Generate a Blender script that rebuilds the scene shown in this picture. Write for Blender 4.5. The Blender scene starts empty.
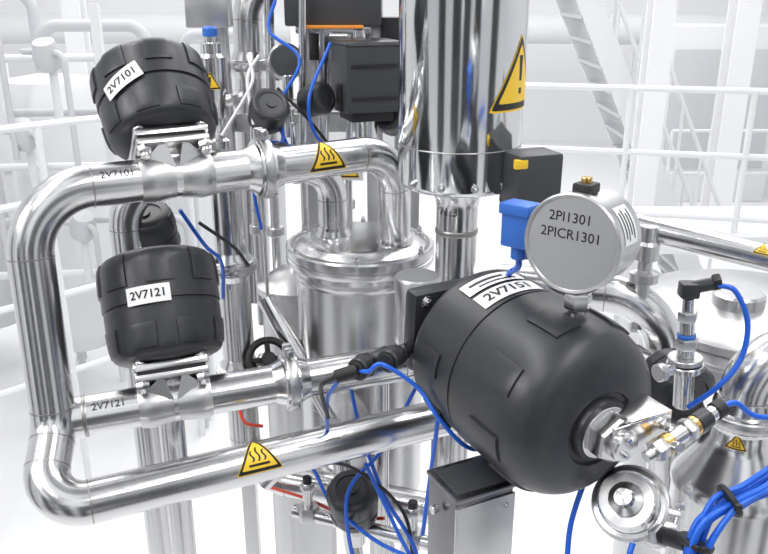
import bpy, bmesh, math, random
from mathutils import Vector as V, Matrix
random.seed(4)
pi=math.pi
# ------------------------------------------------------------------ materials
def mat(name,col,metal=0,rough=.5,noise=None,bump=0,spec=.5,coat=0):
    m=bpy.data.materials.new(name);m.use_nodes=True
    nt=m.node_tree;p=nt.nodes['Principled BSDF']
    p.inputs['Base Color'].default_value=(*col,1);p.inputs['Metallic'].default_value=metal
    p.inputs['Roughness'].default_value=rough;p.inputs['Specular IOR Level'].default_value=spec
    p.inputs['Coat Weight'].default_value=coat
    tc=nt.nodes.new('ShaderNodeTexCoord')
    n=nt.nodes.new('ShaderNodeTexNoise');mp=nt.nodes.new('ShaderNodeMapping')
    sc,amt=noise if noise else ((30,30,30),.08)
    mp.inputs['Scale'].default_value=sc;n.inputs['Scale'].default_value=1;n.inputs['Detail'].default_value=3
    nt.links.new(tc.outputs['Object'],mp.inputs[0]);nt.links.new(mp.outputs[0],n.inputs[0])
    mr=nt.nodes.new('ShaderNodeMapRange');mr.inputs['To Min'].default_value=max(0,rough-amt);mr.inputs['To Max'].default_value=min(1,rough+amt)
    nt.links.new(n.outputs[0],mr.inputs[0]);nt.links.new(mr.outputs[0],p.inputs['Roughness'])
    if bump:
        b=nt.nodes.new('ShaderNodeBump');b.inputs['Strength'].default_value=bump;b.inputs['Distance'].default_value=.001
        nt.links.new(n.outputs[0],b.inputs['Height']);nt.links.new(b.outputs[0],p.inputs['Normal'])
    return m
STEEL=mat('polished_stainless',(.66,.66,.66),1,.215,((60,60,60),.05),.04)
STEELB=mat('brushed_stainless',(.60,.60,.60),1,.32,((25,25,400),.08),.10)
STEELC=mat('cast_stainless',(.56,.56,.56),1,.34,((200,200,200),.08),.12)
STEELT=mat('tank_stainless',(.66,.66,.66),1,.25,((12,12,300),.05),.05)
STEELD=mat('dark_stainless',(.22,.22,.225),1,.3,((200,200,200),.08),.06)
MIRROR=mat('mirror_stainless',(.66,.67,.68),1,.11,((6,6,2),.04),.03)
WELD=mat('weld_seam',(.36,.35,.34),1,.35)
BLACK=mat('black_plastic',(.026,.027,.030),0,.36,((180,180,180),.08),.12)
BLACK2=mat('black_rubber',(.012,.012,.013),0,.5)
DGREY=mat('dark_grey_housing',(.05,.052,.057),0,.42)
BLUE=mat('blue_tube',(.015,.12,.62),0,.3)
BLUE2=mat('blue_housing',(.03,.14,.52),0,.4)
WHITE=mat('label_white',(.80,.80,.80),0,.5)
INK=mat('ink_black',(.01,.01,.01),0,.5)
ENG=mat('etched_text',(.04,.04,.04),.1,.5)
YEL=mat('sign_yellow',(.90,.58,.03),0,.45)
BRASS=mat('brass',(.70,.45,.15),1,.25)
RED=mat('red_cable',(.7,.06,.03),0,.4)
ORANGE=mat('orange_plate',(.85,.30,.04),0,.4)
HALL=mat('hall_hazed_white',(.87,.87,.875),0,.7,((3,3,3),.1))  # white paint with the washed-out haze put into its colour
HALLG=mat('hall_hazed_grey',(.76,.765,.775),0,.6,((3,3,3),.1))  # grey lightened so the distant steelwork looks hazy
HALLD=mat('hall_hazed_machine_grey',(.57,.575,.59),0,.5,((3,3,3),.1))  # machine grey, paled by the same painted haze
FLOORM=mat('hall_floor_resin',(.80,.80,.805),0,.35,((2,2,2),.1))
# ------------------------------------------------------------------ builder
def basis(z,ref=None):
    z=V(z).normalized()
    r=V(ref) if ref is not None else (V((0,0,1)) if abs(z.z)<.95 else V((1,0,0)))
    x=(r-z*r.dot(z)).normalized()
    return x,z.cross(x),z
class B:
    def __init__(s,name): s.name=name;s.v=[];s.f=[];s.fm=[];s.mats=[]
    def add(s,vs,fs,m):
        if m not in s.mats:s.mats.append(m)
        k=s.mats.index(m);o=len(s.v)
        s.v+= [tuple(v) for v in vs]
        for f in fs: s.f.append([o+i for i in f]);s.fm.append(k)
    def done(s,ang=38):
        me=bpy.data.meshes.new(s.name);me.from_pydata(s.v,[],s.f)
        for m in s.mats: me.materials.append(m)
        me.polygons.foreach_set('material_index',s.fm)
        me.polygons.foreach_set('use_smooth',[True]*len(s.f))
        me.update();me.set_sharp_from_angle(angle=math.radians(ang))
        o=bpy.data.objects.new(s.name,me);bpy.context.collection.objects.link(o);return o
    def lathe(s,prof,o,ax,m,seg=40,ref=None):
        x,y,z=basis(ax,ref);o=V(o);vs=[];fs=[];n=len(prof)
        for r,h in prof:
            r=max(r,1e-5)
            for i in range(seg):
                a=2*pi*i/seg;vs.append(o+z*h+x*(r*math.cos(a))+y*(r*math.sin(a)))
        for j in range(n-1):
            for i in range(seg):
                k=(i+1)%seg;fs.append((j*seg+i,j*seg+k,(j+1)*seg+k,(j+1)*seg+i))
        if prof[0][0]>1e-4: fs.append(tuple(range(seg))[::-1])
        if prof[-1][0]>1e-4: fs.append(tuple(range((n-1)*seg,n*seg)))
        s.add(vs,fs,m)
    def cyl(s,o,ax,r,h,m,seg=28,bev=None,ref=None):
        b=bev if bev is not None else min(r,h)*.12
        s.lathe([(r-b,0),(r,b),(r,h-b),(r-b,h)],o,ax,m,seg,ref)
    def hexn(s,o,ax,r,h,m): s.lathe([(r*.93,0),(r,h*.12),(r,h*.85),(r*.9,h)],o,ax,m,6)
    def bolt(s,o,ax,r,h,m):
        s.cyl(o,ax,r*1.35,h*.22,m,16);s.hexn(V(o)+V(ax).normalized()*h*.22,ax,r,h*.6,m);s.cyl(V(o)+V(ax).normalized()*h*.8,ax,r*.55,h*.45,m,12)
    def sweep(s,pts,r,m,seg=20,caps=True):
        pts=[V(p) for p in pts];vs=[];fs=[];n=len(pts)
        t0=(pts[1]-pts[0]).normalized();x,y,_=basis(t0)
        for i,p in enumerate(pts):
            t=(pts[min(i+1,n-1)]-pts[max(i-1,0)]).normalized()
            x=(x-t*x.dot(t)).normalized();y=t.cross(x)
            for k in range(seg):
                a=2*pi*k/seg;vs.append(p+x*(r*math.cos(a))+y*(r*math.sin(a)))
        for j in range(n-1):
            for i in range(seg):
                k=(i+1)%seg;fs.append((j*seg+i,j*seg+k,(j+1)*seg+k,(j+1)*seg+i))
        if caps: fs.append(tuple(range(seg))[::-1]);fs.append(tuple(range((n-1)*seg,n*seg)))
        s.add(vs,fs,m)
    def pipe(s,pts,r,m,fil=.08,seg=40,weld=True):
        P=[V(p) for p in pts];out=[P[0]];W=[]
        for i in range(1,len(P)-1):
            a,b,c=P[i-1],P[i],P[i+1]
            d1=(a-b).normalized();d2=(c-b).normalized()
            th=d1.angle(d2);turn=pi-th
            if turn<.02: out.append(b);continue
            f=fil[i-1] if isinstance(fil,(list,tuple)) else fil
            t=min(f*math.tan(turn/2),(a-b).length*.5 if i>1 else (a-b).length*.98,(c-b).length*.5 if i<len(P)-2 else (c-b).length*.98)
            rr=t/math.tan(turn/2)
            ce=b+(d1+d2).normalized()*(rr/math.sin(th/2))
            u=(b+d1*t-ce);w=(b+d2*t-ce)
            N=max(4,int(turn/.08))
            for k in range(N+1):
                q=u.normalized().slerp(w.normalized(),k/N)*rr
                out.append(ce+q)
            W+= [(b+d1*t,d1),(b+d2*t,d2)]
        out.append(P[-1])
        o2=[out[0]]
        for p in out[1:]:
            if (p-o2[-1]).length>1e-4:o2.append(p)
        s.sweep(o2,r,m,seg)
        if weld:
            for p,d in W:
                s.lathe([(r-.001,-.0012),(r+.0004,-.0008),(r+.0004,.0008),(r-.001,.0012)],p,d,WELD,seg)
    def tube(s,pts,r,m,seg=10,n=10):
        P=[V(p) for p in pts];P=[P[0]*2-P[1]]+P+[P[-1]*2-P[-2]];out=[]
        for i in range(1,len(P)-2):
            for k in range(n):
                t=k/n;a,b,c,d=P[i-1:i+3]
                out.append(.5*((2*b)+(c-a)*t+(2*a-5*b+4*c-d)*t*t+(3*b-a-3*c+d)*t**3))
        out.append(P[-2]);s.sweep(out,r,m,seg)
    def box(s,c,size,m,ax=None,bev=.002):
        bm=bmesh.new();bmesh.ops.create_cube(bm,size=1)
        for v in bm.verts: v.co=V((v.co.x*size[0],v.co.y*size[1],v.co.z*size[2]))
        if bev: bmesh.ops.bevel(bm,geom=bm.edges[:],offset=min(bev,min(size)*.45),segments=2,profile=.6,affect='EDGES')
        bm.verts.index_update();c=V(c)
        X,Y,Z=ax if ax else (V((1,0,0)),V((0,1,0)),V((0,0,1)))
        s.add([c+X*v.co.x+Y*v.co.y+Z*v.co.z for v in bm.verts],[[v.index for v in f.verts] for f in bm.faces],m);bm.free()
    def loft(s,secs,c,ax,m):
        X,Y,Z=ax;c=V(c);vs=[];fs=[]
        for w,d,h in secs:
            for a,b_ in ((-1,-1),(1,-1),(1,1),(-1,1)):
                vs.append(c+X*(a*w/2)+Y*(b_*d/2)+Z*h)
        for j in range(len(secs)-1):
            for i in range(4):
                k=(i+1)%4;fs.append((j*4+i,j*4+k,j*4+4+k,j*4+4+i))
        fs.append((3,2,1,0));n=len(secs)-1;fs.append((n*4,n*4+1,n*4+2,n*4+3));s.add(vs,fs,m)
    def poly(s,pts2,fmap,m,off=0,cuts=0):
        bm=bmesh.new();f=bm.faces.new([bm.verts.new((x,y,0)) for x,y in pts2])
        bmesh.ops.triangulate(bm,faces=bm.faces[:])
        for _ in range(cuts): bmesh.ops.subdivide_edges(bm,edges=bm.edges[:],cuts=1,use_grid_fill=True)
        bm.verts.index_update()
        s.add([fmap(v.co.x,v.co.y,off) for v in bm.verts],[[v.index for v in f.verts] for f in bm.faces],m);bm.free()
    def text(s,body,size,fmap,m,off=.0006,bold=.0):
        cu=bpy.data.curves.new('t','FONT');cu.body=body;cu.size=size;cu.align_x='CENTER';cu.align_y='CENTER';cu.offset=bold*size;cu.resolution_u=3
        o=bpy.data.objects.new('t',cu);bpy.context.collection.objects.link(o)
        dg=bpy.context.evaluated_depsgraph_get();dg.update();me=o.evaluated_get(dg).to_mesh()
        bm=bmesh.new();bm.from_mesh(me);st=size*.16
        ys=[v.co.y for v in bm.verts];xs=[v.co.x for v in bm.verts]
        for lo,hi,nn,ix in ((min(ys),max(ys),V((0,1,0)),1),(min(xs),max(xs),V((1,0,0)),0)):
            k=lo+st
            while k<hi:
                co=V((k,0,0)) if ix==0 else V((0,k,0))
                bmesh.ops.bisect_plane(bm,geom=bm.verts[:]+bm.edges[:]+bm.faces[:],plane_co=co,plane_no=nn);k+=st
        bm.verts.index_update()
        s.add([fmap(v.co.x,v.co.y,off) for v in bm.verts],[[v.index for v in f.verts] for f in bm.faces],m);bm.free()
        o.evaluated_get(dg).to_mesh_clear();bpy.data.objects.remove(o);bpy.data.curves.remove(cu)
def wrap(C,A,N,r,phi=0):
    """cylinder-surface map: C point on axis, A axis (text direction), N facing direction"""
    A=V(A).normalized();N=V(N);N=(N-A*N.dot(A)).normalized();T=N.cross(A);C=V(C);c,s_=math.cos(phi),math.sin(phi)
    def f(x,y,off):
        a=x*c-y*s_;q=x*s_+y*c
        return C+A*a+(N*math.cos(q/r)+T*math.sin(q/r))*(r+off)
    return f
def flat(C,X,N,phi=0):
    X=V(X).normalized();N=V(N);N=(N-X*N.dot(X)).normalized();Y=N.cross(X);C=V(C);c,s_=math.cos(phi),math.sin(phi)
    return lambda x,y,off: C+X*(x*c-y*s_)+Y*(x*s_+y*c)+N*off
def rect(b,f,w,h,m,off=.0004,cuts=3): b.poly([(-w/2,-h/2),(w/2,-h/2),(w/2,h/2),(-w/2,h/2)],f,m,off,cuts)
def tri(sz,k=.12):
    P=[V((-sz/2,-sz*.433)),V((sz/2,-sz*.433)),V((0,sz*.433))];out=[]
    for i in range(3):
        p=P[i];a=P[i-1];c=P[(i+1)%3]
        out+= [p+(a-p)*k*.5,p+((a-p)+(c-p))*k*.09,p+(c-p)*k*.5]
    return [(q.x,q.y) for q in out]
def warn(b,f,sz,kind='hot',cuts=3):
    b.poly(tri(sz*1.06),f,YEL,.0005,cuts);b.poly(tri(sz),f,INK,.0008,cuts)
    b.poly([(x,y-sz*.01) for x,y in tri(sz*.80)],f,YEL,.0011,cuts)
    if kind=='hot':
        rect(b,lambda x,y,o:f(x,y-sz*.27,o),sz*.46,sz*.05,INK,.0014,2)
        for k in (-1,0,1):
            L=[];R=[]
            for i in range(9):
                t=i/8;y=-sz*.2+t*sz*(.32 if k==0 else .24);x=k*sz*.13+math.sin(t*2*pi)*sz*.03
                L.append((x-sz*.022,y));R.append((x+sz*.022,y))
            b.poly(L+R[::-1],f,INK,.0014,0)
    elif kind=='volt':
        q=[(.03,.25),(-.10,-.04),(.0,-.02),(-.05,-.2),(-.09,-.17),(-.03,-.31),(.06,-.2),(.01,-.2),(.10,.05),(.0,.03),(.08,.25)]
        b.poly([(x*sz,y*sz) for x,y in q],f,INK,.0014,0)
    else:
        b.poly([(-.03*sz,-.1*sz),(.03*sz,-.1*sz),(.045*sz,.2*sz),(-.045*sz,.2*sz)],f,INK,.0014,0)
        rect(b,lambda x,y,o:f(x,y-sz*.22,o),sz*.07,sz*.07,INK,.0014,0)
def rad(prof,h):
    for (r0,h0),(r1,h1) in zip(prof,prof[1:]):
        if h0<=h<=h1 and h1>h0: return r0+(r1-r0)*(h-h0)/(h1-h0)
    return prof[-1][0]
def pad(b,prof,o,ax,ref,a0,a1,h0,h1,off,m,tap=0):
    x,y,z=basis(ax,ref);o=V(o);NA,NH=8,8;vs=[];fs=[]
    def P(i,j,e):
        h=h0+(h1-h0)*j/NH;k=1-tap*(j/NH);am=(a0+a1)/2;a=math.radians(am+(a0+(a1-a0)*i/NA-am)*k);r=rad(prof,h)+e
        return o+z*h+x*(r*math.cos(a))+y*(r*math.sin(a))
    for j in range(NH+1):
        for i in range(NA+1): vs.append(P(i,j,off*(1 if 0<j<NH and 0<i<NA else .85)))
    for j in range(NH):
        for i in range(NA): q=j*(NA+1)+i;fs.append((q,q+1,q+NA+2,q+NA+1))
    ring=[(i,0) for i in range(NA)]+[(NA,j) for j in range(NH)]+[(i,NH) for i in range(NA,0,-1)]+[(0,j) for j in range(NH,0,-1)]
    base=len(vs)
    for i,j in ring: vs.append(P(i,j,-.002))
    n=len(ring)
    for k in range(n):
        i,j=ring[k];i2,j2=ring[(k+1)%n]
        fs.append((j*(NA+1)+i,base+k,base+(k+1)%n,j2*(NA+1)+i2))
    b.add(vs,fs,m)
def smoothprof(P,n=5):
    out=[]
    Q=[P[0]]+P+[P[-1]]
    for i in range(1,len(Q)-2):
        for k in range(n):
            t=k/n;f=lambda a,b,c,d:.5*((2*b)+(c-a)*t+(2*a-5*b+4*c-d)*t*t+(3*b-a-3*c+d)*t**3)
            out.append((f(*[q[0] for q in Q[i-1:i+3]]),f(*[q[1] for q in Q[i-1:i+3]])))
    out.append(P[-1]);return out
# ------------------------------------------------------------------ components
def clampring(b,c,ax,r,R,side=(0,0,1)):
    """sanitary tri-clamp joint"""
    b.lathe([(r,-.028),(r+.002,-.022),(R*.8,-.012),(R*.93,-.011),(R*.93,-.001),(R*.90,0),(R*.93,.001),(R*.93,.011),(R*.8,.012),(r+.002,.022),(r,.028)],c,ax,STEEL,40)
    b.lathe([(R*.88,-.009),(R,-.007),(R*1.02,-.004),(R*1.02,.004),(R,.007),(R*.88,.009)],c,ax,STEELC,40)
    x,y,z=basis(ax,side);p=V(c)+x*(R+.006)
    b.box(p-y*.008,(.016,.008,.014),STEELC,(x,y,z),.002);b.box(p+y*.008,(.016,.008,.014),STEELC,(x,y,z),.002)
    b.sweep([p-y*.02+x*.003,p+y*.022+x*.003],.003,STEEL,10);b.hexn(p+y*.014+x*.003,y,.006,.008,STEELC)
def valvebody(b,c,pd,ax,r,S=.104):
    """forged two-way diaphragm valve body with square bonnet flange"""
    c=V(c);pd=V(pd).normalized();z=V(ax).normalized();z=(z-pd*z.dot(pd)).normalized();y=z.cross(pd);A=(pd,y,z)
    b.lathe([(r,-.052),(r*1.05,-.046),(r*1.10,-.034),(r*1.0,-.012),(r*.96,0),(r*1.0,.012),(r*1.10,.034),(r*1.05,.046),(r,.052)],c,pd,STEELC,36)
    b.loft([(.044,r*1.2,0),(.034,r*1.4,r*.8),(.046,S*.60,r*1.05),(S*.80,S*.82,.034)],c,A,STEELC)
    for sg in (-1,1):
        for sy in (-1,1):
            q=c+y*(sy*r*.6)
            vs=[q+pd*sg*.050-y*sy*.004+z*.012,q+pd*sg*.050+y*sy*.006+z*.010,q+pd*sg*.014+z*.037-y*sy*.004+y*sy*.012,q+pd*sg*.014+z*.037+y*sy*.026,q+pd*sg*.002+z*.0-y*sy*.003,q+pd*sg*.002+z*.0+y*sy*.013]
            b.add(vs,[(0,1,3,2),(0,2,4),(1,5,3),(0,4,5,1),(2,3,5,4)],STEELC)
    b.box(c+z*.036,(S,S*.92,.010),STEELC,A,.004);b.box(c+z*.043,(S*.93,S*.86,.004),BLACK2,A,.0015)
    b.box(c+z*.0505,(S*1.03,S*.95,.012),STEEL,A,.005)
    b.lathe([(S*.44,.054),(S*.42,.060),(S*.40,.062),(S*.40,.072)],c,z,STEELC,32)
    for i in (-1,1):
        for j in (-1,1):
            q=c+pd*i*S*.41+y*j*S*.38
            b.bolt(q+z*.056,z,.0075,.012,STEEL);b.cyl(q+z*.014,z,.0065,.020,STEEL,16);b.hexn(q+z*.020,z,.0105,.011,STEEL)
    return A
def actuator(b,c,ax,R,L,ref,pads=8):
    """black plastic pneumatic piston actuator: barrel with a flat crown, starts at c, length L"""
    k=R/.087;l=L/.16
    P=[(.052*k,0),(.066*k,.003*l),(.078*k,.009*l),(.083*k,.020*l),(.0855*k,.045*l),(.0865*k,.075*l)]
    Q=[(.0880*k,.083*l),(.0880*k,.105*l),(.0872*k,.132*l),(.0855*k,.143*l),(.080*k,.152*l),(.070*k,.157*l),(.060*k,.159*l)]
    P=smoothprof(P);Q=smoothprof(Q)
    full=P+[(.0845*k,.076*l),(.0845*k,.080*l),(.088*k,.081*l)]+Q+[(.056*k,.1595*l),(.054*k,.155*l),(.024*k,.155*l),(.023*k,.161*l),(.0,.161*l)]
    b.lathe(full,c,ax,BLACK,80)
    PP=P+Q
    for i in range(pads):
        a=i*360/pads
        pad(b,PP,c,ax,ref,a-13,a+13,.104*l,.150*l,.0032*k,BLACK,.08)
        pad(b,PP,c,ax,ref,a-12+180/pads,a+12+180/pads,.016*l,.050*l,.0030*k,BLACK,-.08)
# ================================================================== LEFT PIPE LOOP
R0=.030
b=B('stainless_pipe_loop')
V0=(-.483,1.042,1.64);V1=(-.465,.99,1.317);V2=(-.455,.887,1.244);L2=(.107,1.142,1.245)
T2=V((-.185,1.198,1.64));T1=V((-.302,1.137,1.64))
b.pipe([T2,V0,V1,V2,L2],R0,STEEL,[.090,.06,.085])
pdir=(T2-V(V0)).normalized()
M0=V((-.467,1.0,1.318));M1=V((.08,1.187,1.328));Mv=V((-.310,1.0537,1.321));md=(M1-M0).normalized()
b.pipe([M0,M1,(.095,1.16,1.40)],R0,STEEL,.06)
b.lathe([(R0,-.003),(R0+.001,0),(R0,.003)],M0+md*.040,md,WELD)
b.text('2V7101',.0150,wrap(V(V0).lerp(T2,.36),pdir,(-.2,-.84,.50),R0),ENG,.0006,.012)
b.text('2V7121',.0150,wrap(M0+md*.074,md,(-.1,-.70,.68),R0),ENG,.0006,.012)
ld=(V(L2)-V(V2)).normalized()
warn(b,wrap(V(V2)+ld*.292,ld,(.1,-.50,.86),R0),.066,'hot')
b.done()
a1=V((-.052,.112,.140));a2=V((-.04,.115,.198))
def sidelabel(b,C,z,N,r,phi,w,h,txt,ts):
    f=wrap(C,z,N,r,phi);rect(b,f,w,h,WHITE,.0006,4);b.text(txt,ts,f,INK,.0012,.02)
def valve(name,c,pd,ax,R,L,txt,lz,N,phi):
    b=B(name);A=valvebody(b,c,pd,ax,R0+.001);z=A[2];st=V(c)+z*.058
    actuator(b,st,z,R,L,A[0]);sidelabel(b,st+z*lz,z,N,R+.0040,phi,.062,.026,txt,.0165)
    b.done()
valve('pneumatic_diaphragm_valve',T1,pdir,a1,.083,.134,'2V7101',.066,(-.16,-.9,.2),-pi/2+.30)
valve('pneumatic_diaphragm_valve',Mv,md,a2,.086,.166,'2V7121',.090,(.09,-.9,.3),-pi/2)
b=B('pipe_clamp');clampring(b,T2,pdir,R0,.046);b.done()
b=B('pipe_clamp');clampring(b,(-.146,1.110,1.3245),md,R0,.046);b.done()
# ================================================================== PROCESS TANK
b=B('stainless_process_tank')
tc=V((-.045,1.435,0))
b.lathe([(.02,.80),(.06,.86),(.121,.93),(.121,1.385),(.124,1.388),(.127,1.392),(.127,1.398),(.122,1.402),(.122,1.412),(.137,1.416),(.139,1.419),(.139,1.428),(.1355,1.430),(.1355,1.433),(.139,1.435),(.139,1.446),(.136,1.449),(.127,1.449),(.122,1.446),(.117,1.448),(.110,1.456),(.09,1.460),(.03,1.463),(0,1.463)],tc,(0,0,1),STEELT,96)
for p in ((-.095,1.44),(.02,1.40)):
    b.lathe([(.034,1.458),(.034,1.464),(.0295,1.472),(.0295,1.48)],(p[0],p[1],0),(0,0,1),STEEL,32)
for i in range(6):
    a=i*pi/3+.5;b.bolt(tc+V((.131*math.cos(a),.131*math.sin(a),1.447)),(0,0,1),.005,.012,STEEL)
b.done()
b=B('stainless_transfer_pipe')
Bc=V((.016,1.338,1.64))
b.pipe([T2,Bc,(.020,1.40,1.462)],.0285,STEEL,.085)
bd=(Bc-T2).normalized()
warn(b,wrap(T2+bd*.100,bd,(.0,-.85,.52),.0285),.066,'hot')
b.done()
b=B('stainless_transfer_pipe')
b.pipe([(-.437,1.30,.3),(-.437,1.30,1.595),(-.095,1.435,1.595),(-.095,1.44,1.462)],.027,STEEL,[.08,.065])
b.done()
# ================================================================== VERTICAL COLUMN
b=B('stainless_filter_housing')
cc=V((.12,1.272,0))
b.lathe([(.02,1.592),(.05,1.594),(.088,1.597),(.094,1.600),(.0975,1.607),(.0975,3.2)],cc,(0,0,1),MIRROR,96)
b.lathe([(.098,1.665),(.0985,1.666),(.098,1.667)],cc,(0,0,1),WELD,80)
b.lathe([(.034,1.56),(.036,1.575),(.05,1.592)],cc,(0,0,1),STEEL,40)
b.pipe([cc+V((0,0,1.60)),cc+V((0,0,.9))],.034,STEEL)
b.lathe([(.034,1.515),(.0355,1.517),(.0355,1.523),(.034,1.525)],cc,(0,0,1),WELD)
def cylmap(C,r,a0,z0):
    return lambda x,y,o:V((C.x+math.sin(a0+x/r)*(r+o),C.y-math.cos(a0+x/r)*(r+o),z0+y))
b.text('71.3',.020,cylmap(cc,.034,-.55,1.558),ENG,.0006,.01)
warn(b,cylmap(cc,.0975,math.radians(57),1.780),.122,'ex',4)
for a in (-20,-50,10,40): 
    a=math.radians(a);b.bolt(cc+V((.0975*math.sin(a),-.0975*math.cos(a),1.612)),(math.sin(a),-math.cos(a),0),.0045,.006,STEEL)
b.done()
# ================================================================== FOREGROUND ACTUATED VALVE
b=B('pneumatic_diaphragm_valve')
S=V((.110,1.045,1.440));E=V((.285,.735,1.418));fz=(E-S).normalized()
fx=V((-fz.y,fz.x,0)).normalized()
fy=V((0,0,1));fy=(fy-fz*fy.dot(fz)).normalized();FA=(fx,fy,fz)
vc=S-fz*.070-fx*.032+fy*.012
b.lathe([(.031,-.055),(.034,-.045),(.031,0),(.034,.045),(.031,.05)],vc,(0,0,1),STEELC,36)
b.loft([(.05,.05,0),(.06,.06,.03),(.1,.1,.05)],vc,FA,STEELC)
b.box(vc+fz*.054,(.104,.104,.012),STEEL,FA,.006)
b.box(vc+fz*.074-fx*.004+fy*.008,(.112,.118,.030),BLACK,FA,.010)
for i in(-1,1):
    for j in(-1,1): b.bolt(vc+fz*.088+fy*.008+fx*i*.042+fy*j*.046,fz,.006,.006,STEEL)
Pp=[(.086,0),(.099,.003),(.107,.009),(.110,.020),(.1112,.045),(.1118,.08),(.1118,.098)]
Qq=[(.1130,.105),(.1130,.150),(.1125,.184),(.1095,.206),(.102,.223),(.090,.235),(.073,.242),(.052,.246)]
Pp=smoothprof(Pp);Qq=smoothprof(Qq)
b0=S+fz*.034
b.cyl(S-fz*.004,fz,.072,.05,BLACK,48)
b.lathe(Pp+[(.1098,.099),(.1098,.1025),(.113,.1035)]+Qq+[(.048,.2465),(.046,.243),(.040,.243),(.038,.251),(0,.251)],b0,fz,BLACK,112)
PF=Pp+Qq
for i in range(8):
    a=i*45+12
    pad(b,PF,b0,fz,(0,0,1),a-10,a+10,.150,.200,.0036,BLACK,.10)
    if i not in (0,7): pad(b,PF,b0,fz,(0,0,1),a-8+22.5,a+8+22.5,.030,.072,.0034,BLACK,-.05)
LN=(-.06,-.15,.93)
f=wrap(b0+fz*.078,fz,LN,.1125,pi/2-.05);rect(b,f,.088,.029,WHITE,.0006,4);b.text('2V7151',.022,f,INK,.0012,.02)
f2=wrap(b0+fz*.044,fz,LN,.1125,pi/2-.05);rect(b,f2,.085,.026,WHITE,.0006,4)
rect(b,lambda x,y,o:f2(x-.008,y+.003,o),.05,.005,ENG,.0012,2);rect(b,lambda x,y,o:f2(x+.004,y-.006,o),.055,.003,ENG,.0012,2)
n0=b0+fz*.249
b.cyl(n0,fz,.033,.006,STEEL,36);b.hexn(n0+fz*.006,fz,.029,.02,STEEL);b.cyl(n0+fz*.026,fz,.018,.014,STEEL,28)
rx=V((.87,.42,.0)).normalized();ra=(rx,rx.cross(V((0,0,1)))*-1,V((0,0,1)))
pc=n0+fz*.030+rx*.028
b.box(pc+V((0,0,.006)),(.085,.004,.034),STEEL,ra,.0015)
b.box(pc+rx*.012+V((0,0,.025))+ra[1]*.02,(.060,.045,.004),STEEL,ra,.0015)
for t,zz in ((-.03,.012),(-.03,-.008),(.03,.012)):
    b.bolt(pc+rx*t+V((0,0,zz)),-ra[1],.006,.012,STEEL)
fd=V((.085,.048,.026)).normalized();f0=pc-ra[1]*.022+V((0,0,-.006))
b.cyl(f0-fd*.012,fd,.007,.014,STEEL);b.hexn(f0,fd,.013,.016,STEELC);b.cyl(f0+fd*.016,fd,.012,.010,BRASS);b.cyl(f0+fd*.026,fd,.010,.022,STEEL)
b.hexn(f0+fd*.048,fd,.014,.012,STEELC);b.cyl(f0+fd*.060,fd,.0115,.006,BRASS);b.cyl(f0+fd*.066,fd,.012,.020,BLACK)
b.cyl(f0+fd*.086,fd,.009,.010,STEEL);b.cyl(f0+fd*.096,fd,.011,.014,BLACK2)
b.cyl(f0+fd*.02,-ra[1]+V((0,0,.3)),.006,.02,STEEL)
h0=f0+fd*.11
b.tube([h0,h0+V((.02,.008,.0)),h0+V((.05,.012,-.02)),h0+V((.12,.03,-.03))],.0035,BLUE)
def BP(t,deg,r=.119):
    a=math.radians(deg);return b0+fz*t+(fx*math.cos(a)+fy*math.sin(a))*r
ad=V((-.45,-.85,.1)).normalized()
pA=BP(-.002,178,.124);pB=BP(-.024,184,.156)
for p in (pA,pB):
    b.cyl(p,ad,.0155,.03,BLACK,28);b.cyl(p+ad*.03,ad,.011,.004,BLACK2,24);b.cyl(p+ad*.006,ad,.017,.008,BLACK2,8)
    b.cyl(p-ad*.05,ad,.010,.055,BLACK)
b.cyl(pB-ad*.012,(pA-pB).normalized(),.011,.05,BLACK)
q=pB+ad*.030
b.cyl(q,(-.9,-.2,-.2),.009,.03,BLACK2);b.tube([q+V((-.027,-.005,-.006)),q+V((-.045,0,-.02)),q+V((-.05,.03,-.05)),q+V((-.045,.07,-.11))],.003,BLACK2)
b.tube([q,q+V((.015,-.012,.004)),pA+ad*.042,BP(.045,190,.122),BP(.075,205),BP(.095,225),BP(.095,242),BP(.075,262),BP(.04,275,.14)+V((0,0,-.05))],.003,BLUE)
b.tube([q+V((-.02,0,-.01)),q+V((-.035,.02,-.04)),q+V((-.045,.06,-.08)),q+V((-.05,.12,-.16))],.003,BLUE)
b.done()
# ================================================================== PRESSURE TRANSMITTER
b=B('pressure_transmitter')
g=V((.205,.84,1.632));n=V((-.612,-.79,.049)).normalized();gx=V((.79,-.612,0)).normalized()
b.lathe([(.050,-.072),(.0545,-.068),(.0545,-.014),(.0575,-.012),(.0575,-.002),(.0555,0),(.0530,-.0005),(.0520,-.0025),(0,-.0025)],g,n,STEELC,64)
fm=flat(g-n*.0025,gx,n)
b.text('2PI1301',.0158,lambda x,y,o:fm(x-.004,y+.029,o),INK,.0002,.008)
b.text('2PICR1301',.0158,lambda x,y,o:fm(x-.002,y+.010,o),INK,.0002,.008)
f=wrap(g-n*.037,n,(.75,-.45,.45),.0545,-pi/2);rect(b,f,.045,.034,WHITE,.0006,3)
for k,(w,yy) in enumerate(((.03,.011),(.036,.004),(.025,-.003),(.034,-.010))): rect(b,(lambda yy:lambda x,y,o:f(x,y+yy,o))(yy),w,.0028,INK,.001,2)
b.box(g-n*.03+V((0,0,.060)),(.022,.028,.012),BLACK2,(gx,n,V((0,0,1))),.003);b.cyl(g-n*.03+V((0,0,.062)),(0,0,1),.006,.01,BRASS)
b.cyl(g-n*.035+V((0,0,-.12)),(0,0,1),.010,.07,STEEL);b.hexn(g-n*.035+V((0,0,-.085)),(0,0,1),.016,.02,STEEL)
pb=V((.165,.93,1.628));PA=(gx,-n,V((0,0,1)))
b.box(pb,(.036,.034,.052),BLUE2,PA,.004);b.box(pb+V((0,0,.022))+n*.003,(.040,.036,.014),BLUE2,PA,.003)
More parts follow.
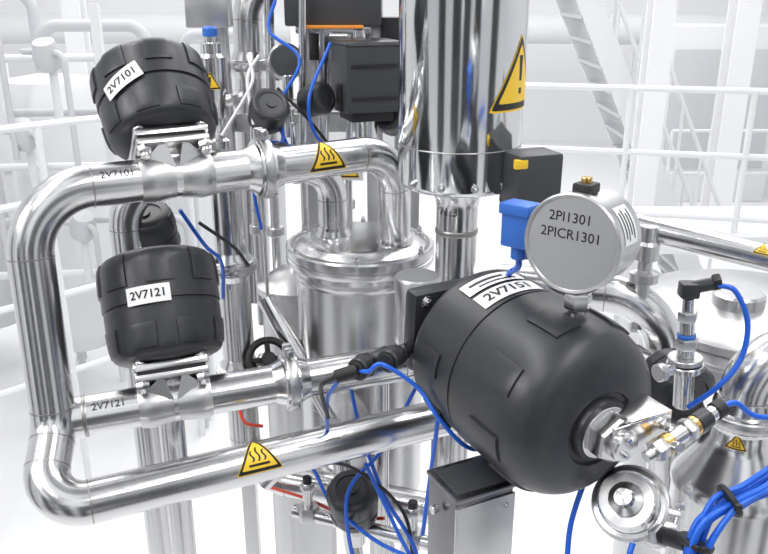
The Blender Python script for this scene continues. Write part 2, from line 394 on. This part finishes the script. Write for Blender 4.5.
b.cyl(pb+V((0,0,-.042)),(0,0,1),.010,.018,BLUE2,20);b.cyl(pb+gx*.018,gx,.012,.028,BLACK)
b.tube([pb+V((0,0,-.04)),pb+V((.002,.012,-.058)),pb+V((-.004,.05,-.085)),pb+V((.0,.11,-.16)),pb+V((.01,.15,-.25))],.0042,BLUE)
b.done()
# ================================================================== RIGHT SIDE
b=B('stainless_transfer_pipe')
b.pipe([(.30,1.36,1.54),(.40,1.31,1.522),(.90,1.06,1.455)],.0215,STEEL,.1)
warn(b,wrap((.60,1.21,1.495),(.5,-.25,-.067),(-.1,-.6,.8),.0215),.026,'hot',2)
b.done()
b=B('stainless_pipe_elbow')
b.pipe([(.20,1.34,1.402),(.475,1.265,1.402),(.54,1.265,.9)],.034,STEEL,.11);b.done()
b=B('stainless_vessel')
b.lathe([(.22,.2),(.22,1.20),(.225,1.205),(.225,1.215),(.238,1.218),(.24,1.222),(.24,1.238),(.236,1.240),(.24,1.243),(.24,1.258),(.235,1.262),(.20,1.272),(.12,1.288),(.05,1.294),(0,1.295)],(.76,1.52,.02),(0,0,1),STEELB,80)
b.lathe([(.05,1.30),(.05,1.33),(.045,1.335),(0,1.335)],(.70,1.47,0),(0,0,1),STEEL,32)
for i in range(10):
    a=i*pi/5;p=V((.76+.238*math.cos(a),1.52+.238*math.sin(a),1.25));b.box(p,(.03,.02,.045),STEELC,(V((math.cos(a),math.sin(a),0)),V((-math.sin(a),math.cos(a),0)),V((0,0,1))),.004)
b.done()
b=B('stainless_vessel')
b.lathe([(.085,.3),(.085,1.19),(.088,1.193),(.088,1.203),(.08,1.215),(.05,1.262),(.042,1.275),(.042,1.30)],(.525,1.03,0),(0,0,1),STEEL,56)
b.text('2K7305',.022,cylmap(V((.525,1.03,0)),.085,math.radians(-6),1.075),ENG)
warn(b,cylmap(V((.525,1.03,0)),.042,math.radians(-30),1.288),.030,'hot',2)
clampring(b,(.525,1.03,1.315),(0,0,1),.040,.056,(.5,-1,0))
b.pipe([(.525,1.03,1.33),(.525,1.03,1.40),(.70,1.05,1.42)],.038,STEEL,.06)
b.done()
b=B('pneumatic_actuator')
sa=V((.45,1.19,1.30));sx=V((.35,-.85,-.1)).normalized();actuator(b,sa,sx,.052,.085,(0,0,1),6);b.cyl(sa-sx*.06,sx,.02,.065,STEEL);b.done()
b=B('sampling_valve')
s0=V((.43,1.03,1.385));z=V((-.08,0,1)).normalized()
b.cyl(s0-z*.06,z,.014,.07,STEEL);b.cyl(s0+z*.0,z,.026,.010,STEEL,32);b.cyl(s0+z*.012,z,.024,.008,STEELC,32);b.cyl(s0+z*.02,z,.012,.014,STEEL)
b.hexn(s0+z*.034,z,.017,.016,STEELC);b.cyl(s0+z*.05,z,.013,.006,BLUE2);b.cyl(s0+z*.056,z,.011,.020,STEEL);b.hexn(s0+z*.076,z,.014,.014,STEELC);b.cyl(s0+z*.09,z,.008,.02,STEEL)
b.box(s0+z*.122,(.026,.022,.022),BLACK,None,.004);b.cyl(s0+z*.124,(1,-.15,.28),.009,.038,BLACK);b.hexn(s0+z*.126+V((.03,-.005,.008)),(1,-.15,.28),.012,.010,BLACK2)
b.tube([(.452,1.018,1.518),(.475,1.01,1.512),(.494,1.0,1.47),(.488,.99,1.42),(.46,.985,1.38),(.43,1.0,1.34)],.0038,BLUE)
b.cyl(s0+z*.005,(-1,-.5,0),.008,.04,STEEL);b.cyl(s0+z*.005+V((-.036,-.018,0)),(-1,-.5,0),.013,.012,STEELC)
b.done()
b=B('small_stainless_valve')
b.lathe([(.012,1.35),(.012,1.43),(.024,1.435),(.024,1.45),(.012,1.455),(.012,1.47),(.020,1.474),(.020,1.50),(.014,1.505),(.014,1.53),(0,1.53)],(.435,1.26,0),(0,0,1),STEELC,28);b.done()
b=B('pipe_clamp')
cp=V((.300,.82,1.308));cd=V((-.42,-.58,.62)).normalized()
b.pipe([cp-cd*.16,cp-cd*.01],.032,STEEL,weld=False);clampring(b,cp,cd,.032,.046,(.8,-.3,-.2))
b.lathe([(.038,.010),(.036,.020),(.030,.026),(.028,.022),(.022,.023),(.020,.034),(.012,.037),(.010,.048),(0,.049)],cp,cd,STEEL,40)
b.cyl(cp+V((.03,-.05,-.01)),(.3,-.8,.4),.010,.035,BLACK2);b.hexn(cp+V((.02,-.03,-.02)),(.3,-.8,.4),.014,.02,STEELC)
b.done()
# ================================================================== JUNCTION BOX
b=B('valve_junction_box')
jd=V((.90,.436,0)).normalized();ja=(jd,V((-jd.y,jd.x,0)),V((0,0,1)))
jc=V((.110,.866,1.238));b.box(jc,(.084,.070,.15),STEELD,ja,.004);b.box(jc-ja[1]*.036+V((0,0,-.006)),(.086,.004,.142),STEELB,ja,.0015)
b.box(jc+V((0,0,.075)),(.088,.076,.006),STEELD,ja,.0025);b.box(jc+V((0,0,.0785)),(.072,.058,.003),DGREY,ja,.001)
b.cyl(jc-jd*.048+V((0,0,.045)),-jd,.006,.008,STEEL);b.bolt(jc-ja[1]*.038+jd*.03+V((0,0,.05)),-ja[1],.003,.004,STEEL)
warn(b,flat(jc-ja[1]*.0385-jd*.02+V((0,0,-.062)),jd,-ja[1]),.02,'volt',0)
b.done()
# ================================================================== REAR-LEFT PIPES
b=B('vertical_process_pipe')
b.pipe([(-.275,1.37,1.60),(-.272,1.365,.985),(.10,1.25,.985)],.029,STEEL,.09)
clampring(b,(-.2745,1.369,1.425),(0,0,1),.029,.045,(0,-1,0));clampring(b,(-.273,1.366,1.215),(0,0,1),.029,.045,(0,-1,0));b.done()
b=B('vertical_process_pipe')
b.pipe([(-.318,1.050,1.30),(-.325,1.060,.3)],.019,STEEL);b.done()
b=B('vertical_process_pipe')
b.pipe([(-.225,1.42,1.34),(-.09,1.33,1.12),(-.02,1.28,.5)],.018,STEEL,.06);b.done()
b=B('stainless_vessel')
b.lathe([(.075,.4),(.075,1.28),(.085,1.285),(.085,1.30),(.075,1.305),(.04,1.33),(0,1.335)],(-.19,1.62,0),(0,0,1),STEELB,48);b.done()
b=B('pneumatic_actuator');actuator(b,(-.41,1.36,1.45),(-.1,-.3,1),.05,.085,(1,0,0),6);b.cyl((-.41,1.36,1.38),(0,0,1),.02,.07,STEEL);b.done()
b=B('black_handwheel')
hc=V((-.214,1.34,1.25));x,y,z=basis((.2,-.8,.5));pts=[hc+x*.036*math.cos(t*pi/12)+y*.036*math.sin(t*pi/12) for t in range(25)]
b.sweep(pts,.007,BLACK2,12,False)
for k in range(4): b.sweep([hc,hc+x*.034*math.cos(k*pi/2)+y*.034*math.sin(k*pi/2)],.005,BLACK2,8)
b.cyl(hc-z*.03,z,.013,.045,BLACK2);b.cyl(hc-z*.09,z,.02,.06,STEEL);b.done()
# ================================================================== TOP CENTRE INSTRUMENT CLUSTER
b=B('control_head_box')
b.box((-.10,1.70,1.875),(.19,.12,.10),DGREY,None,.006);b.box((-.10,1.63,1.825),(.12,.02,.006),ORANGE);b.box((-.10,1.70,1.818),(.15,.10,.014),STEEL)
b.cyl((-.05,1.66,1.74),(0,0,1),.015,.08,STEEL);b.cyl((-.14,1.66,1.76),(0,0,1),.010,.06,BLACK);b.done()
b=B('control_head_box')
ca=(V((.94,.34,0)),V((-.34,.94,0)),V((0,0,1)))
b.box((-.035,1.58,1.735),(.11,.10,.125),DGREY,ca,.006);b.box((-.035,1.58,1.80),(.114,.104,.008),STEELD,ca,.003);b.box((-.035,1.58,1.665),(.085,.08,.02),BLACK2,ca,.003)
b.cyl((-.035,1.58,1.60),(0,0,1),.022,.06,STEEL);b.box((-.085,1.55,1.70),(.012,.03,.05),BLACK2,ca)
for zz in (1.70,1.76): b.box(V((-.035,1.58,zz))-ca[1]*.051,(.09,.004,.006),BLACK2,ca,.001)
b.done()
b=B('equipment_frame')
for x_,y_ in ((-.02,1.75),(.06,1.72),(-.16,1.78),(-.34,1.72)):
    b.box((x_,y_,.45),(.035,.035,2.9),STEELB,None,.003)
b.box((-.14,1.76,1.62),(.44,.03,.04),STEELB,None,.003);b.box((.04,1.73,1.74),(.09,.05,.2),BLACK,None,.004);b.box((-.10,1.80,1.72),(.14,.02,.16),STEELC,None,.003)
b.done()
b=B('stainless_pipe_bend')
b.pipe([(-.10,1.84,2.0),(-.21,1.82,1.93),(-.29,1.79,1.87),(-.30,1.77,1.2)],.032,STEEL,[.1,.075])
clampring(b,(-.292,1.78,1.74),(0,0,1),.032,.048,(0,-1,0));b.done()
b=B('safety_valve')
sc=(-.322,1.545,0)
b.lathe([(.012,1.45),(.012,1.60),(.026,1.605),(.026,1.62),(.018,1.625),(.018,1.66),(.027,1.665),(.027,1.775),(.020,1.782),(.020,1.80),(.014,1.802),(.014,1.812)],sc,(0,0,1),STEEL,36)
b.lathe([(.014,1.812),(.014,1.826),(.010,1.83),(0,1.83)],sc,(0,0,1),BLUE2,24)
b.cyl((-.322,1.545,1.69),(1,-.1,.2),.012,.06,STEEL);b.hexn((-.285,1.541,1.697),(1,-.1,.2),.018,.014,STEELC)
warn(b,cylmap(V(sc),.027,0,1.735),.036,'ex',2);b.done()
b=B('steel_terminal_box');b.box((-.345,1.66,1.86),(.085,.05,.075),STEELB,None,.004);b.box((-.345,1.695,1.86),(.03,.03,.03),STEELC);b.cyl((-.33,1.66,1.79),(0,0,1),.006,.04,STEEL);b.done()
b=B('round_pressure_gauge')
gc=V((-.192,1.62,1.76));gn=V((.25,-.9,.2)).normalized()
b.lathe([(.03,-.04),(.036,-.035),(.036,0),(.033,.003),(.031,.0)],gc,gn,STEEL,36);b.lathe([(.0305,0),(0,.0015)],gc,gn,DGREY,36);b.cyl(gc+V((0,.02,-.09)),(0,0,1),.009,.06,STEEL);b.done()
for (p,a,R,L) in (((-.225,1.52,1.66),(.3,-.6,.6),.036,.06),((-.15,1.56,1.69),(.6,-.5,.2),.030,.055),((-.19,1.50,1.60),(-.3,-.8,.1),.024,.045),((.02,1.62,1.64),(-.2,-.7,.4),.03,.05)):
    b=B('pneumatic_actuator');actuator(b,p,a,R,L,(1,0,0),6);av=V(a).normalized();b.cyl(V(p)-av*.05,av,R*.35,.055,STEEL);b.cyl(V(p)-av*.05-V((0,0,.06)),(0,0,1),R*.35,.12,STEEL);b.done()
for i,(x_,y_,r_,z0,z1) in enumerate(((-.24,1.70,.010,1.0,1.95),(-.165,1.62,.008,1.3,1.9),(-.13,1.66,.012,1.1,1.83),(-.075,1.66,.007,1.2,1.83),(-.27,1.62,.007,1.2,1.72))):
    b=B('instrument_tube');b.pipe([(x_,y_,z0),(x_,y_,(z0+z1)/2),(x_+.01,y_,z1)],r_,STEEL)
    b.cyl((x_,y_,z0+(z1-z0)*.6),(0,0,1),r_*1.9,.02,STEELC);b.cyl((x_,y_,z0+(z1-z0)*.4),(0,0,1),r_*1.9,.02,STEELC);b.done()
b=B('warning_tag')
b.box((-.065,1.50,1.573),(.05,.003,.045),WHITE,None,.001);warn(b,flat((-.065,1.4975,1.573),(1,0,0),(0,-1,0)),.036,'volt',0)
b.cyl((-.065,1.505,1.46),(0,0,1),.004,.13,STEEL);b.done()
b=B('warning_tag')
b.box((-.235,1.50,1.555),(.035,.003,.028),WHITE,None,.001);warn(b,flat((-.235,1.4975,1.555),(1,0,0),(0,-1,0)),.024,'hot',0);b.cyl((-.235,1.505,1.3),(0,0,1),.004,.27,STEEL);b.done()
b=B('sensor_housing')
b.box((.222,1.19,1.625),(.075,.06,.085),DGREY,ca,.006);b.box((.20,1.155,1.655),(.02,.01,.014),YEL,ca,.002);b.cyl((.222,1.19,1.50),(0,0,1),.016,.09,STEEL);b.done()
# ================================================================== LOWER CENTRE
b=B('pneumatic_actuator')
actuator(b,(-.05,1.16,1.04),(-.05,-.35,.9),.042,.08,(1,0,0),6);b.cyl((-.05,1.165,.98),(0,-.1,1),.018,.07,STEEL);b.done()
b=B('sample_manifold')
b.pipe([(-.16,1.20,1.02),(.10,1.10,1.02)],.012,STEEL)
for t in (.1,.45,.8):
    p=V((-.16,1.20,1.02)).lerp(V((.10,1.10,1.02)),t);b.hexn(p+V((0,0,-.012)),(0,0,1),.02,.03,STEELC);b.cyl(p+V((0,0,.015)),(0,0,1),.009,.05,STEEL);b.hexn(p+V((0,0,.05)),(0,0,1),.013,.012,STEELC);b.cyl(p+V((0,0,.062)),(0,0,1),.008,.014,BLACK2)
b.done()
b=B('vertical_process_pipe');b.pipe([(-.005,1.25,1.30),(-.005,1.24,.5)],.014,STEEL);b.done()
b=B('vertical_process_pipe');b.pipe([(-.215,1.22,1.06),(-.15,1.23,1.13),(-.03,1.26,1.15),(.05,1.27,.6)],.013,STEEL,.05);b.done()
tubes=[[(.077,.99,1.36),(.075,1.0,1.30),(.068,1.02,1.20),(.06,1.03,1.10)],
[(-.055,1.153,1.30),(-.04,1.15,1.22),(.0,1.09,1.13),(.05,1.04,1.06),(.06,1.02,.95)],
[(-.20,1.22,1.15),(-.13,1.203,1.112),(-.09,1.14,1.08),(-.02,1.06,1.07),(.04,1.0,1.08)],
[(-.03,1.09,1.19),(.02,1.04,1.10),(.05,1.0,1.05),(.055,.98,.95)],
[(.06,1.20,1.28),(.0,1.12,1.20),(-.06,1.10,1.12),(-.04,1.02,1.02),(.0,.98,.95)],
[(-.319,1.21,1.571),(-.291,1.239,1.504),(-.275,1.28,1.46),(-.285,1.32,1.38)],
[(-.204,1.587,1.875),(-.215,1.57,1.82),(-.158,1.549,1.769),(-.20,1.52,1.68),(-.18,1.52,1.60)],
[(-.10,1.55,1.80),(-.139,1.50,1.70),(-.12,1.52,1.62),(-.05,1.55,1.58)],
[(-.21,1.51,1.70),(-.19,1.50,1.63),(-.24,1.46,1.56),(-.23,1.44,1.47)],
[(.02,1.36,1.63),(.06,1.37,1.58),(.17,1.36,1.57),(.25,1.34,1.60)],
[(.0,1.62,1.66),(-.05,1.58,1.62),(-.14,1.56,1.60),(-.22,1.53,1.62)]]
for t in tubes:
    b=B('blue_pneumatic_tube');b.tube(t,.0034,BLUE);b.done()
for t in ([(-.29,1.21,1.55),(-.25,1.27,1.49),(-.24,1.36,1.42)],[(-.2,1.53,1.72),(-.14,1.52,1.66),(-.10,1.55,1.6)],[(-.12,1.20,1.12),(-.05,1.12,1.16),(.03,1.06,1.12),(.05,1.05,1.0)]):
    b=B('black_signal_cable');b.tube(t,.003,BLACK2);b.done()
b=B('white_signal_cable');b.tube([(-.25,1.52,1.78),(-.24,1.50,1.74),(-.26,1.49,1.70),(-.30,1.48,1.64)],.003,WHITE);b.tube([(-.23,1.52,1.78),(-.25,1.50,1.74),(-.24,1.48,1.66)],.003,WHITE);b.done()
b=B('red_signal_cable');b.tube([(-.22,1.30,1.0),(-.14,1.22,1.03),(-.06,1.18,1.02),(0,1.15,1.04)],.003,RED);b.tube([(-.27,1.3,1.19),(-.25,1.26,1.165),(-.22,1.27,1.15)],.003,RED);b.done()
b=B('blue_pneumatic_tube_bundle')
for i in range(9):
    o=V((random.uniform(-.012,.012),random.uniform(-.010,.010),random.uniform(-.012,.012)))
    k=[V((.50,.80,1.43)),V((.43,.745,1.405)),V((.385,.73,1.385)),V((.348,.72,1.365)),V((.330,.705,1.31)),V((.325,.69,1.22))]
    b.tube([p+o*(1+.5*(j%2)) for j,p in enumerate(k)],.0033,BLUE)
for p,d in ((V((.372,.727,1.379)),V((-1,-.2,-.5))),(V((.337,.714,1.335)),V((-.3,-.2,-1)))):
    b.lathe([(.0185,-.003),(.0195,-.002),(.0195,.002),(.0185,.003)],p,d,BLACK2,24);b.box(p+V((0,-.02,.006)),(.008,.006,.008),BLACK2)
b.done()
for t in ([(.265,.86,1.36),(.25,.85,1.32),(.235,.84,1.26),(.23,.82,1.2)],[(.29,.77,1.29),(.285,.76,1.27),(.29,.74,1.2)]):
    b=B('blue_pneumatic_tube');b.tube(t,.0036,BLUE);b.done()
# ================================================================== HALL
FZ=-1.0
def slab(name,c,s,m,bev=0):
    b=B(name);b.box(c,s,m,None,bev);b.done()
slab('floor',(0,6,FZ-.05),(20,22,.1),FLOORM)
slab('wall_back',(0,16,3),(20,.2,8),HALL)
slab('wall_left',(-9,6,3),(.2,22,8),HALL)
slab('wall_right',(9,6,3),(.2,22,8),HALL)
for i,(x_,y_,w) in enumerate(((2.1,6.3,.17),(3.9,9,.25),(-2.75,7.4,.16),(-4.6,9,.3),(5.2,12,.3),(.6,13,.3),(-1.3,13,.3))):
    b=B('steel_column');b.box((x_,y_,3),(w,.02,8),HALL,None,0);b.box((x_,y_+w,3),(w,.02,8),HALL,None,0);b.box((x_,y_+w/2,3),(.02,w,8),HALLG,None,0);b.box((x_,y_+w/2,FZ+.015),(w*1.5,w*1.5,.03),HALLG,None,0);b.done()
b=B('steel_staircase')
top=V((1.35,7.2,2.6));bot=V((3.1,7.2,-1.0));W_=.9
for yy in (0,W_):
    d=(bot-top).normalized();nrm=V((0,1,0)).cross(d)
    b.box((top+bot)/2+V((0,yy,0)),((bot-top).length,.04,.2),HALLG,(d,V((0,1,0)),nrm),0)
    for hh in (.5,1.0): b.sweep([top+V((0,yy,hh)),bot+V((0,yy,hh))],.02,HALLG,8)
    for k in range(9):
        p=top.lerp(bot,k/8)+V((0,yy,0));b.sweep([p,p+V((0,0,1.0))],.016,HALLG,8)
for k in range(17):
    p=top.lerp(bot,(k+.5)/17)+V((0,W_/2,0));b.box(p,(.24,W_,.03),HALLD,None,0)
b.done()
def rails_(b,a,c,h,n,rails=(1,.55,.1),m=HALLG,r=.022):
    a=V(a);c=V(c)
    for k in rails: b.sweep([a+V((0,0,h*k)),c+V((0,0,h*k))],r,m,8)
    for i in range(n+1):
        p=a.lerp(c,i/n);b.sweep([p,p+V((0,0,h))],r,m,8)
b=B('mezzanine_platform');b.box((3.2,5.55,.25),(4.6,.8,.12),HALLG,None,0)
for x_ in (1.2,3.2,5.2): b.box((x_,5.3,-.4),(.1,.1,1.2),HALLG,None,0)
rails_(b,(.9,5.6,.31),(5.4,4.6,.31),.95,6);b.done()
b=B('guard_railing');rails_(b,(3.6,10,-1),(7,10,-1),1.2,7);b.done()
b=B('guard_railing');rails_(b,(-3.4,2.3,-1),(-1.3,4.4,-1),2.25,5,(1,.83,.6,.4),HALLG,.02);b.done()
b=B('background_tank_skid')
for x_,y_,r_,h in ((-2.3,5.6,.38,1.3),(-3.2,6.0,.42,1.5),(-1.55,6.4,.3,1.2)):
    b.lathe([(r_*.6,FZ+.35),(r_,FZ+.6),(r_,h-.15),(r_*.8,h),(0,h+.05)],(x_,y_,0),(0,0,1),HALLG,40)
    for k in range(3):
        a=k*2.1;b.sweep([(x_+r_*.7*math.cos(a),y_+r_*.7*math.sin(a),FZ),(x_+r_*.7*math.cos(a),y_+r_*.7*math.sin(a),FZ+.7)],.03,HALLG,8)
    b.pipe([(x_,y_,h),(x_,y_,h+.35),(x_+.7,y_,h+.35),(x_+.7,y_,FZ)],.04,HALLD,.12,12,False)
b.done()
b=B('background_pipe_rack')
for k in range(5):
    zz=.2+.32*k;b.pipe([(-3.4,4.6+.1*k,zz),(-1.25,4.8+.1*k,zz),(-1.25,4.8+.1*k,FZ)],.025,HALLD if k%2 else HALLG,.1,12,False)
for x_ in (-3.0,-2.35,-1.7): b.box((x_,4.95,.4),(.05,.05,2.8),HALLG,None,0)
for i,(x_,z_) in enumerate(((-2.7,1.3),(-2.1,1.0),(-1.5,1.25),(-2.4,.7),(-1.9,1.45),(-1.6,.75),(-2.25,1.55),(-1.45,.35),(-1.85,.45))):
    b.lathe([(.03,0),(.07,.02),(.08,.09),(.06,.17),(0,.18)],(x_,4.7,z_),(.3*((i%3)-1),-.4,1),HALLD,20);b.pipe([(x_,4.72,z_-.3),(x_,4.72,z_+.02)],.025,HALLG,seg=10)
    b.pipe([(x_+.12,4.6,z_-.6),(x_+.12,4.6,z_+.1),(x_-.15,4.7,z_+.1)],.018,HALLD,.06,10,False)
b.done()
b=B('background_machine_cabinet');b.box((4.6,11.5,.2),(1.6,.8,2.4),HALLG,None,.02);b.box((4.2,11.08,.3),(.6,.02,1.6),HALLD,None,.01);b.box((5.0,11.08,.3),(.6,.02,1.6),HALLD,None,.01);b.done()
b=B('background_duct');b.pipe([(-8,14.5,1.2),(3,14.5,1.2),(8,13.5,1.2)],.25,HALLG,.5,20,False);b.done()
for x_,y_,w,h in ((-2.6,-1.6,.8,2.2),(-1.0,-2.6,1.0,2.4),(1.4,-2.2,.7,2.6),(3.0,-.8,.8,2.4),(-3.6,.4,.6,2.2),(.2,-1.9,.6,2.0)):  # unseen dark blocks, added out of view for the steel to reflect
    b=B('dark_reflection_panel');b.box((x_,y_,FZ+(h+1)/2),(w,.5,h+1),DGREY,None,.02);b.box((x_,y_+.255,FZ+h/2+.6),(w*.85,.01,h*.8),BLACK,None,.004);b.done()
# ================================================================== LIGHT
w=bpy.data.worlds.new('reflection_world');bpy.context.scene.world=w;w.use_nodes=True;nt=w.node_tree;bg=nt.nodes['Background']
tc=nt.nodes.new('ShaderNodeTexCoord');mp=nt.nodes.new('ShaderNodeMapping');mp.inputs['Scale'].default_value=(4.0,4.0,1.5)
n=nt.nodes.new('ShaderNodeTexNoise');n.inputs['Scale'].default_value=1.0;n.inputs['Detail'].default_value=3
cr=nt.nodes.new('ShaderNodeValToRGB');cr.color_ramp.elements[0].position=.40;cr.color_ramp.elements[0].color=(.13,.135,.15,1);cr.color_ramp.elements[1].position=.57;cr.color_ramp.elements[1].color=(1.12,1.14,1.18,1)  # made-up dark and bright patches that band the steel reflections
nt.links.new(tc.outputs['Generated'],mp.inputs[0]);nt.links.new(mp.outputs[0],n.inputs[0]);nt.links.new(n.outputs[0],cr.inputs[0]);nt.links.new(cr.outputs[0],bg.inputs[0]);bg.inputs[1].default_value=1.05
def area(name,loc,rot,sx,sy,e):
    l=bpy.data.lights.new(name,'AREA');l.shape='RECTANGLE';l.size=sx;l.size_y=sy;l.energy=e
    o=bpy.data.objects.new(name,l);o.location=loc;o.rotation_euler=rot;bpy.context.collection.objects.link(o)
area('added_area_light',(-1.6,.2,4.6),(0,0,0),.5,5,90)  # added overhead strip, out of view, for highlight streaks on steel
area('added_area_light',(1.4,.2,4.6),(0,0,0),.5,5,90)  # second added strip, likewise out of view
area('added_area_light',(0,8,6),(0,0,0),10,8,620)  # added far light, unseen, brightens the background hall
area('added_area_light',(-3,-.5,3.4),(math.radians(62),0,math.radians(-70)),1.6,.8,50)  # unseen tilted side light without a fixture
# ================================================================== CAMERA
cam=bpy.data.cameras.new('camera');co=bpy.data.objects.new('camera',cam);bpy.context.collection.objects.link(co)
co.location=(0,0,1.9);co.rotation_euler=(math.radians(70),0,0);cam.lens=37.5;cam.sensor_width=36;cam.clip_start=.05;cam.clip_end=60
bpy.context.scene.camera=co
bpy.context.scene.view_settings.view_transform='Standard'
